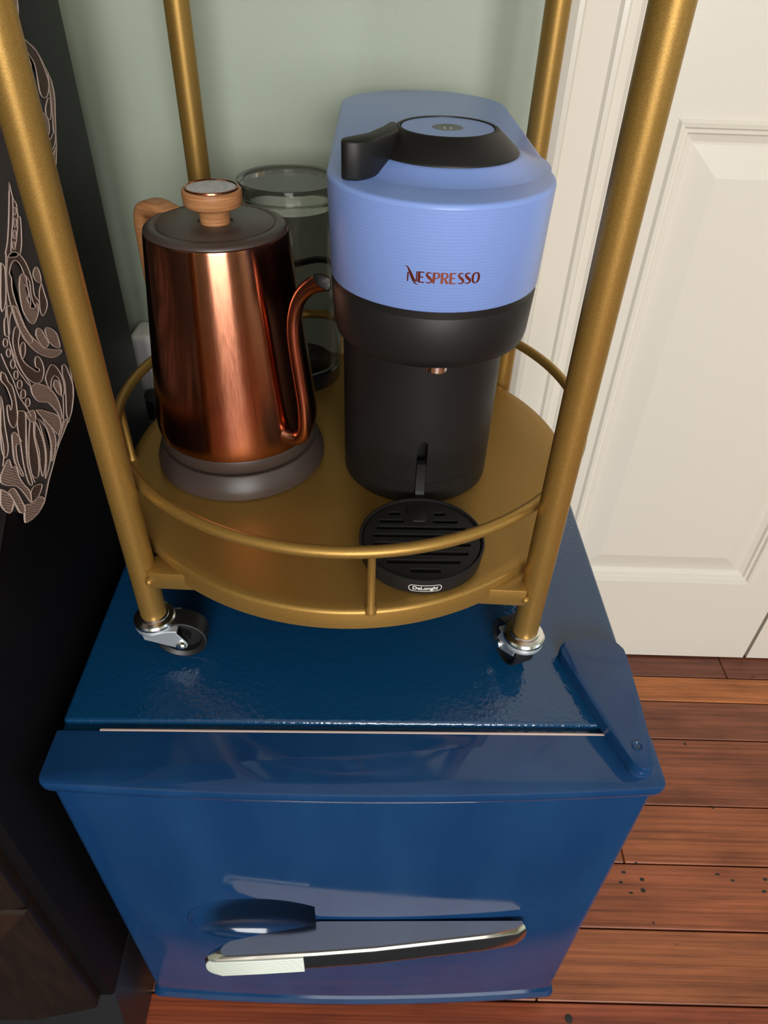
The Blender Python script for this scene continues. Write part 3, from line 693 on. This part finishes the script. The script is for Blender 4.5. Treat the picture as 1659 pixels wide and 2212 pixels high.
bm = bmesh.new(); loft(bm, [[(x, y, F + z) for x, y in LP] for z in (0.3568, 0.3768)]); obj('lever', bm, 'black_plastic', ring, bevel=0.0012, ang=50)
bm = bmesh.new(); lathe(bm, [(0.0068, F + 0.2575), (0.0068, F + 0.2520), (0.0062, F + 0.2512), (0.0050, F + 0.2512), (0.0045, F + 0.2550)], 28, 0.2700, 0.0925); obj('nozzle', bm, 'chrome', cm)
# drip tray held by a hook in the column slot
dt = (0.2685, 0.0798)
bm = bmesh.new(); lathe(bm, [(0.0440, Z0), (0.0455, Z0 + 0.0008), (0.0468, Z0 + 0.0125), (0.0466, Z0 + 0.0136), (0.0456, Z0 + 0.0141), (0.0445, Z0 + 0.0136), (0.0440, Z0 + 0.0030), (0.02, Z0 + 0.0030)], 72, dt[0], dt[1])
dtray = obj('drip_tray', bm, 'black_plastic', cm, ang=40)
def slot(cx, cy, h, w=0.0020): return stadium_h(cx, cy, h, w)
def stadium_h(cx, cy, h, w):
    out = []
    for k in range(7): t = -PI/2 + PI*k/6; out.append((cx + h - w + w*math.cos(t), cy + w*math.sin(t)))
    for k in range(7): t = PI/2 + PI*k/6; out.append((cx - h + w + w*math.cos(t), cy + w*math.sin(t)))
    return out
holes = [slot(dt[0] + x, dt[1] + y, h) for x, y, h in ((-0.0200, 0.0286, 0.0046), (0.0152, 0.0286, 0.0046), (-0.0222, 0.0197, 0.0097), (0.0190, 0.0197, 0.0097), (0, 0.0118, 0.034), (0, 0.0030, 0.0365),
         (0, -0.0063, 0.036), (0, -0.0160, 0.0334), (0, -0.0250, 0.0267), (0.001, -0.0340, 0.0110))]
bm = holed_plate([(dt[0] + 0.0436 * math.cos(2*PI*k/72), dt[1] + 0.0436 * math.sin(2*PI*k/72)) for k in range(72)], holes, Z0 + 0.0100, Z0 + 0.0122)
obj('grille', bm, 'black_plastic', dtray, bevel=0.0003, seg=1)
bm = bmesh.new(); prism(bm, [(dt[0] + x, dt[1] + y) for x, y in ((-0.0115, 0.037), (0.0070, 0.037), (0.0050, 0.0225), (0.0035, 0.0190), (-0.0060, 0.0190), (-0.0085, 0.0225))], Z0 + 0.0110, Z0 + 0.0130); obj('finger_tab', bm, 'black_plastic', dtray, bevel=0.0007)
bm = bmesh.new()
loft(bm, [[(MX + 0.0008 - w, y0, z), (MX + 0.0008 + w, y0, z), (MX + 0.0008 + w, y1, z2), (MX + 0.0008 - w, y1, z2)] for w, y0, z, y1, z2 in ((0.0035, 0.1340, Z0 + 0.0405, 0.1400, Z0 + 0.0405), (0.0036, 0.1338, Z0 + 0.016, 0.1400, Z0 + 0.016), (0.0034, 0.1320, Z0 + 0.0120, 0.1380, Z0 + 0.0085), (0.0036, 0.1200, Z0 + 0.0120, 0.1200, Z0 + 0.0085))]); obj('tray_hook', bm, 'black_plastic', dtray)

# lettering: flat strokes, bent round the curved faces
WK = 1.25
def ribbon(bm, pts, z0=0, z1=0.0003):
    P = [Vector((p[0], p[1], 0)) for p in pts]; w = [p[2] for p in pts]; n = len(P); A = []; B = []
    for i in range(n):
        t = P[min(i+1, n-1)] - P[max(i-1, 0)]; t.normalize(); s = Vector((-t.y, t.x, 0)) * w[i] / 2 * WK
        A.append(P[i] + s); B.append(P[i] - s)
    L = [(p.x, p.y) for p in A] + [(p.x, p.y) for p in B[::-1]]
    rings = [[bm.verts.new((x, y, z)) for x, y in L] for z in (z0, z1)]
    m = len(L)
    for i in range(n - 1):
        j = m - 1 - i
        bm.faces.new((rings[1][i], rings[1][i+1], rings[1][j-1], rings[1][j]))
    for i in range(m): k = (i+1) % m; bm.faces.new((rings[0][i], rings[0][k], rings[1][k], rings[1][i]))
def sm(pts, n=6): return [tuple(p) for p in spline(pts, n)]
TH, TN = 0.18, 0.075
def gE(x): return [[(x, 0, TH), (x, 1, TH)], [(x, 0.97, TN), (x + 0.48, 0.97, TN)], [(x, 0.52, TN), (x + 0.40, 0.52, TN)], [(x, 0.03, TN), (x + 0.50, 0.03, TN)]]
def gS(x): return [sm([(x + 0.50, 0.90, 0.05), (x + 0.32, 0.975, 0.07), (x + 0.10, 0.90, 0.12), (x + 0.06, 0.72, 0.16), (x + 0.27, 0.52, 0.20), (x + 0.50, 0.30, 0.17), (x + 0.44, 0.08, 0.10), (x + 0.22, 0.02, 0.07), (x, 0.09, 0.05)])]
def gP(x): return [[(x, 0, TH), (x, 1, TH)], sm([(x, 0.97, TN), (x + 0.25, 0.97, 0.07), (x + 0.46, 0.88, 0.13), (x + 0.48, 0.68, 0.15), (x + 0.34, 0.50, 0.08), (x, 0.47, TN)])]
def gR(x): return gP(x) + [[(x + 0.20, 0.50, 0.12), (x + 0.40, 0.22, 0.17), (x + 0.54, 0.0, 0.18)]]
def gO(x): return [sm([(x + 0.36, 0.98, 0.06), (x + 0.12, 0.82, 0.14), (x + 0.06, 0.45, 0.17), (x + 0.16, 0.12, 0.13), (x + 0.36, 0.02, 0.06), (x + 0.60, 0.18, 0.14), (x + 0.68, 0.55, 0.17), (x + 0.58, 0.88, 0.13), (x + 0.36, 0.98, 0.06)])]
strokes = [[(0.0, 0, 0.09), (0.03, 0.85, 0.10)], [(0.86, 0.12, 0.10), (0.86, 1.0, 0.09)],
           sm([(-0.30, 1.42, 0.01), (-0.06, 1.32, 0.08), (0.10, 1.08, 0.12), (0.26, 0.72, 0.15), (0.46, 0.30, 0.15), (0.68, -0.06, 0.10), (1.02, -0.28, 0.01)]),
           sm([(0.02, 1.18, 0.02), (0.22, 0.98, 0.08), (0.42, 0.60, 0.11), (0.62, 0.25, 0.11), (0.86, 0.05, 0.06)])]
x = 1.08; 
for ch, adv in (('E', 0.66), ('S', 0.72), ('P', 0.76), ('R', 0.80), ('E', 0.70), ('S', 0.66), ('S', 0.68), ('O', 0.75)):
    strokes += {'E': gE, 'S': gS, 'P': gP, 'R': gR, 'O': gO}[ch](x); x += adv
wid = x
bm = bmesh.new()
for s_ in strokes: ribbon(bm, s_)
sc_ = 0.0410 / (wid + 0.0)
for v in bm.verts:
    u = (v.co.x - wid / 2) * sc_; h = v.co.y * sc_ * 1.03; d = v.co.z
    zz = F + 0.3138 + h
    f = (zz - (F + 0.2968)) / 0.0572; yf = 0.0768 + (0.0742 - 0.0768) * f; r = 0.0669 + (0.0683 - 0.0669) * f
    a = u / r; v.co = Vector((MX + (r + d) * math.sin(a), yf + r - (r + d) * math.cos(a), zz))
lt = obj('lettering', bm, 'copper_letter', head); lt['label'] = 'NESPRESSO in raised copper letters'
def text_bm(s, size, bold=0.0, ext=0.00015):
    cu = bpy.data.curves.new('tmp', 'FONT'); cu.body = s; cu.size = size; cu.align_x = 'CENTER'; cu.align_y = 'CENTER'; cu.offset = bold; cu.extrude = ext; cu.resolution_u = 4
    return curve_bm(cu)
def bend_badge(bm, zc, off):
    for v in bm.verts:
        u, h, d = v.co.x, v.co.y, v.co.z; zz = zc + h
        r = 0.0455 + 0.0013 * (zz - (Z0 + 0.0008)) / 0.0117 + off + d
        a = u / 0.046 + 0.012; v.co = Vector((dt[0] + r * math.sin(a), dt[1] - r * math.cos(a), zz))
bm = text_bm('DeLonghi', 0.0046, 0.00012); bend_badge(bm, Z0 + 0.0066, 0.0001); lb = obj('badge_lettering', bm, 'white_print', dtray); lb['label'] = 'DeLonghi in white letters'
bm = holed_plate(rrect(-0.0118, 0.0118, -0.0034, 0.0034, 0.0030), [rrect(-0.0113, 0.0113, -0.0029, 0.0029, 0.0026)], -0.0001, 0.0001)
bmesh.ops.subdivide_edges(bm, edges=[e for e in bm.edges if e.calc_length() > 0.004], cuts=6)
bend_badge(bm, Z0 + 0.0066, 0.0001); obj('badge_outline', bm, 'white_print', dtray)
bm = bmesh.new(); tube(bm, spline([(MX - 0.03, 0.330, Z0 + 0.03), (MX - 0.055, 0.345, Z0 + 0.07), (0.206, 0.378, Z0 + 0.100), (0.165, 0.420, Z0 + 0.098), (0.09, 0.440, Z0 + 0.05), (0.05, 0.440, F + 0.0), (0.04, 0.440, F - 0.15)], 8), 0.0032, 8); obj('power_cord', bm, 'black_rubber', cm)

# ------------------------------------------------------------------ kettle
KX, KY = 0.1170, 0.2045
pb = tag(obj('kettle_stand', lathe(bmesh.new(), [(0.0690, Z0), (0.0712, Z0 + 0.0015), (0.0712, Z0 + 0.0075), (0.0705, Z0 + 0.0095), (0.0668, Z0 + 0.0200), (0.0655, Z0 + 0.0212), (0.0600, Z0 + 0.0214), (0.0590, Z0 + 0.0195)], 80, KX, KY), 'brown_plastic', ang=28),
         'round brown electric stand under the copper kettle', 'kettle stand')
kt = thing('kettle', 'copper gooseneck kettle with wooden knob on the brown electric stand', 'kettle')
bm = bmesh.new(); lathe(bm, [(0.0570, Z0 + 0.0215), (0.0635, Z0 + 0.0225), (0.0648, Z0 + 0.0250), (0.0650, Z0 + 0.0330), (0.0640, Z0 + 0.0350)], 80, KX, KY); obj('bottom_band', bm, 'brown_plastic', kt)
bm = bmesh.new(); lathe(bm, [(0.0630, Z0 + 0.0345), (0.0653, Z0 + 0.0350), (0.0661, Z0 + 0.0375), (0.0664, Z0 + 0.0430), (0.0662, Z0 + 0.0500), (0.0512, Z0 + 0.1910), (0.0507, Z0 + 0.1930), (0.0500, Z0 + 0.1935)], 96, KX, KY); obj('body', bm, 'copper', kt, ang=40)
bm = bmesh.new(); lathe(bm, [(0.0495, Z0 + 0.1932), (0.0504, Z0 + 0.1937), (0.0503, Z0 + 0.1948), (0.0488, Z0 + 0.1962), (0.0462, Z0 + 0.1972), (0.0428, Z0 + 0.1976), (0.0418, Z0 + 0.1968)], 80, KX, KY); obj('rim', bm, 'brown_plastic', kt, ang=60)
bm = bmesh.new(); lathe(bm, [(0.0414, Z0 + 0.1950), (0.0414, Z0 + 0.1970), (0.0406, Z0 + 0.1976), (0.0125, Z0 + 0.1978), (0.0118, Z0 + 0.1960)], 72, KX, KY); lid = obj('lid', bm, 'brown_plastic', kt, ang=50)
bm = bmesh.new(); lathe(bm, [(0.0104, Z0 + 0.1960), (0.0104, Z0 + 0.1985), (0.0114, Z0 + 0.2078), (0.0120, Z0 + 0.2084), (0.0188, Z0 + 0.2088), (0.0202, Z0 + 0.2100), (0.0206, Z0 + 0.2170), (0.0203, Z0 + 0.2194), (0.0185, Z0 + 0.2200)], 56, KX, KY); obj('knob', bm, 'wood', lid, ang=50)
bm = bmesh.new(); lathe(bm, [(0.0186, Z0 + 0.2196), (0.0184, Z0 + 0.2210), (0.0176, Z0 + 0.2213), (0.0166, Z0 + 0.2200)], 48, KX, KY); obj('gauge_bezel', bm, 'spout_copper', lid)
bm = bmesh.new(); lathe(bm, [(0.0168, Z0 + 0.2194), (0.0168, Z0 + 0.2205), (0.010, Z0 + 0.2208)], 48, KX, KY); obj('gauge_glass', bm, 'gauge', lid)
# spout, in the upright plane through its root and tip
ra, ta = math.radians(-47), math.radians(-36)
root = Vector((KX + 0.060 * math.cos(ra), KY + 0.060 * math.sin(ra), 0)); tip = Vector((KX + 0.104 * math.cos(ta), KY + 0.104 * math.sin(ta), 0))
dv = (tip - root).normalized()
SP = [(-0.004, 0.0520), (0.008, 0.0485), (0.0165, 0.0500), (0.0215, 0.0590), (0.0220, 0.0800), (0.0195, 0.1050), (0.0170, 0.1300), (0.0175, 0.1480), (0.0225, 0.1640), (0.0315, 0.1745), (0.0425, 0.1800)]
SR = [0.0075, 0.0062, 0.0056, 0.0053, 0.0051, 0.0050, 0.0049, 0.0049, 0.0050, 0.0055, 0.0066]
pts = spline([(root.x + dv.x * a, root.y + dv.y * a, Z0 + z) for a, z in SP], 8)
rs = [SR[min(int(i / 8), 9)] + (SR[min(int(i / 8) + 1, 10)] - SR[min(int(i / 8), 9)]) * ((i % 8) / 8 if i < 80 else 1) for i in range(len(pts))]
def oblique(bm):            # the pouring end is cut so that its mouth faces up
    nrm = (dv * 0.45 + Vector((0, -0.15, 0.85))).normalized(); co = pts[-1] + Vector((0, 0, 0.0012)) - dv * 0.004
    near = [v for v in bm.verts if (v.co - pts[-1]).length < 0.03]
    fs = {f for v in near for f in v.link_faces}; es = {e for f in fs for e in f.edges}; vs = {v for f in fs for v in f.verts}
    bmesh.ops.bisect_plane(bm, geom=list(vs) + list(es) + list(fs), plane_co=co, plane_no=nrm, clear_outer=True)
    return bm
bm = bmesh.new(); tube(bm, pts, rs, 24, caps=False); sp = obj('spout', oblique(bm), 'spout_copper', kt, ang=60)
bm = bmesh.new(); tube(bm, pts[-24:], [r - 0.0008 for r in rs[-24:]], 24, caps=False); bmesh.ops.reverse_faces(bm, faces=bm.faces); obj('spout_bore', oblique(bm), 'steel_inside', sp)
# wooden strap handle opposite the spout
ha = math.radians(146); hx, hy = math.cos(ha), math.sin(ha)
HPTS = [(0.044, 0.1925), (0.054, 0.1950), (0.063, 0.1955), (0.0700, 0.1930), (0.0735, 0.1860), (0.0745, 0.1700), (0.0745, 0.1450), (0.0738, 0.1180), (0.0730, 0.1080)]
def strap(pts, half_w, half_t):
    bm = bmesh.new(); S = [Vector((p[0], p[1], 0)) for p in spline([(r, z, 0) for r, z in pts], 6)]; loops = []
    for i, p in enumerate(S):
        t = S[min(i+1, len(S)-1)] - S[max(i-1, 0)]; t.normalize(); nrm = Vector((-t.y, t.x, 0))
        sec = rrect(-half_w, half_w, -half_t, half_t, half_t * 0.7, 3)
        k = 0.75 if i in (0, len(S)-1) else 1
        loops.append([(KX + (p.x + nrm.x * b * k) * hx - hy * a * k, KY + (p.x + nrm.x * b * k) * hy + hx * a * k, Z0 + p.y + nrm.y * b * k) for a, b in sec])
    return loft(bm, loops)
obj('handle', strap(HPTS, 0.0095, 0.0058), 'wood', kt, ang=50)

# ------------------------------------------------------------------ clear canister behind the kettle
JX, JY = 0.1545, 0.3480
cn = thing('canister', 'clear lidded plastic canister with black base behind the copper kettle', 'canister')
bm = bmesh.new(); lathe(bm, [(0.0400, Z0), (0.0415, Z0 + 0.002), (0.0430, Z0 + 0.017), (0.0420, Z0 + 0.0185)], 56, JX, JY); obj('base', bm, 'black_gloss', cn)
bm = bmesh.new(); lathe(bm, [(0.0300, Z0 + 0.019), (0.0415, Z0 + 0.019), (0.0432, Z0 + 0.0205), (0.0438, Z0 + 0.1740), (0.0440, Z0 + 0.1788), (0.0425, Z0 + 0.1788), (0.0422, Z0 + 0.1740), (0.0415, Z0 + 0.024), (0.0300, Z0 + 0.022)], 64, JX, JY); obj('jar', bm, 'clear', cn, ang=50)
bm = bmesh.new(); lathe(bm, [(0.0400, Z0 + 0.1700), (0.0402, Z0 + 0.1792), (0.0455, Z0 + 0.1792), (0.0462, Z0 + 0.1810), (0.0462, Z0 + 0.1880), (0.0450, Z0 + 0.1912), (0.0400, Z0 + 0.1912), (0.0385, Z0 + 0.1895), (0.01, Z0 + 0.1895)], 64, JX, JY)
lathe(bm, [(0.0385, Z0 + 0.1700), (0.0385, Z0 + 0.1860), (0.01, Z0 + 0.1862)], 64, JX, JY, cap0=False)
obj('lid', bm, 'clear', cn, ang=40)
bm = bmesh.new(); lathe(bm, [(0.0290, Z0 + 0.0222), (0.0285, Z0 + 0.030), (0.0120, Z0 + 0.034), (0.0110, Z0 + 0.038), (0.006, Z0 + 0.040)], 40, JX, JY); obj('hub', bm, 'black_plastic', cn)
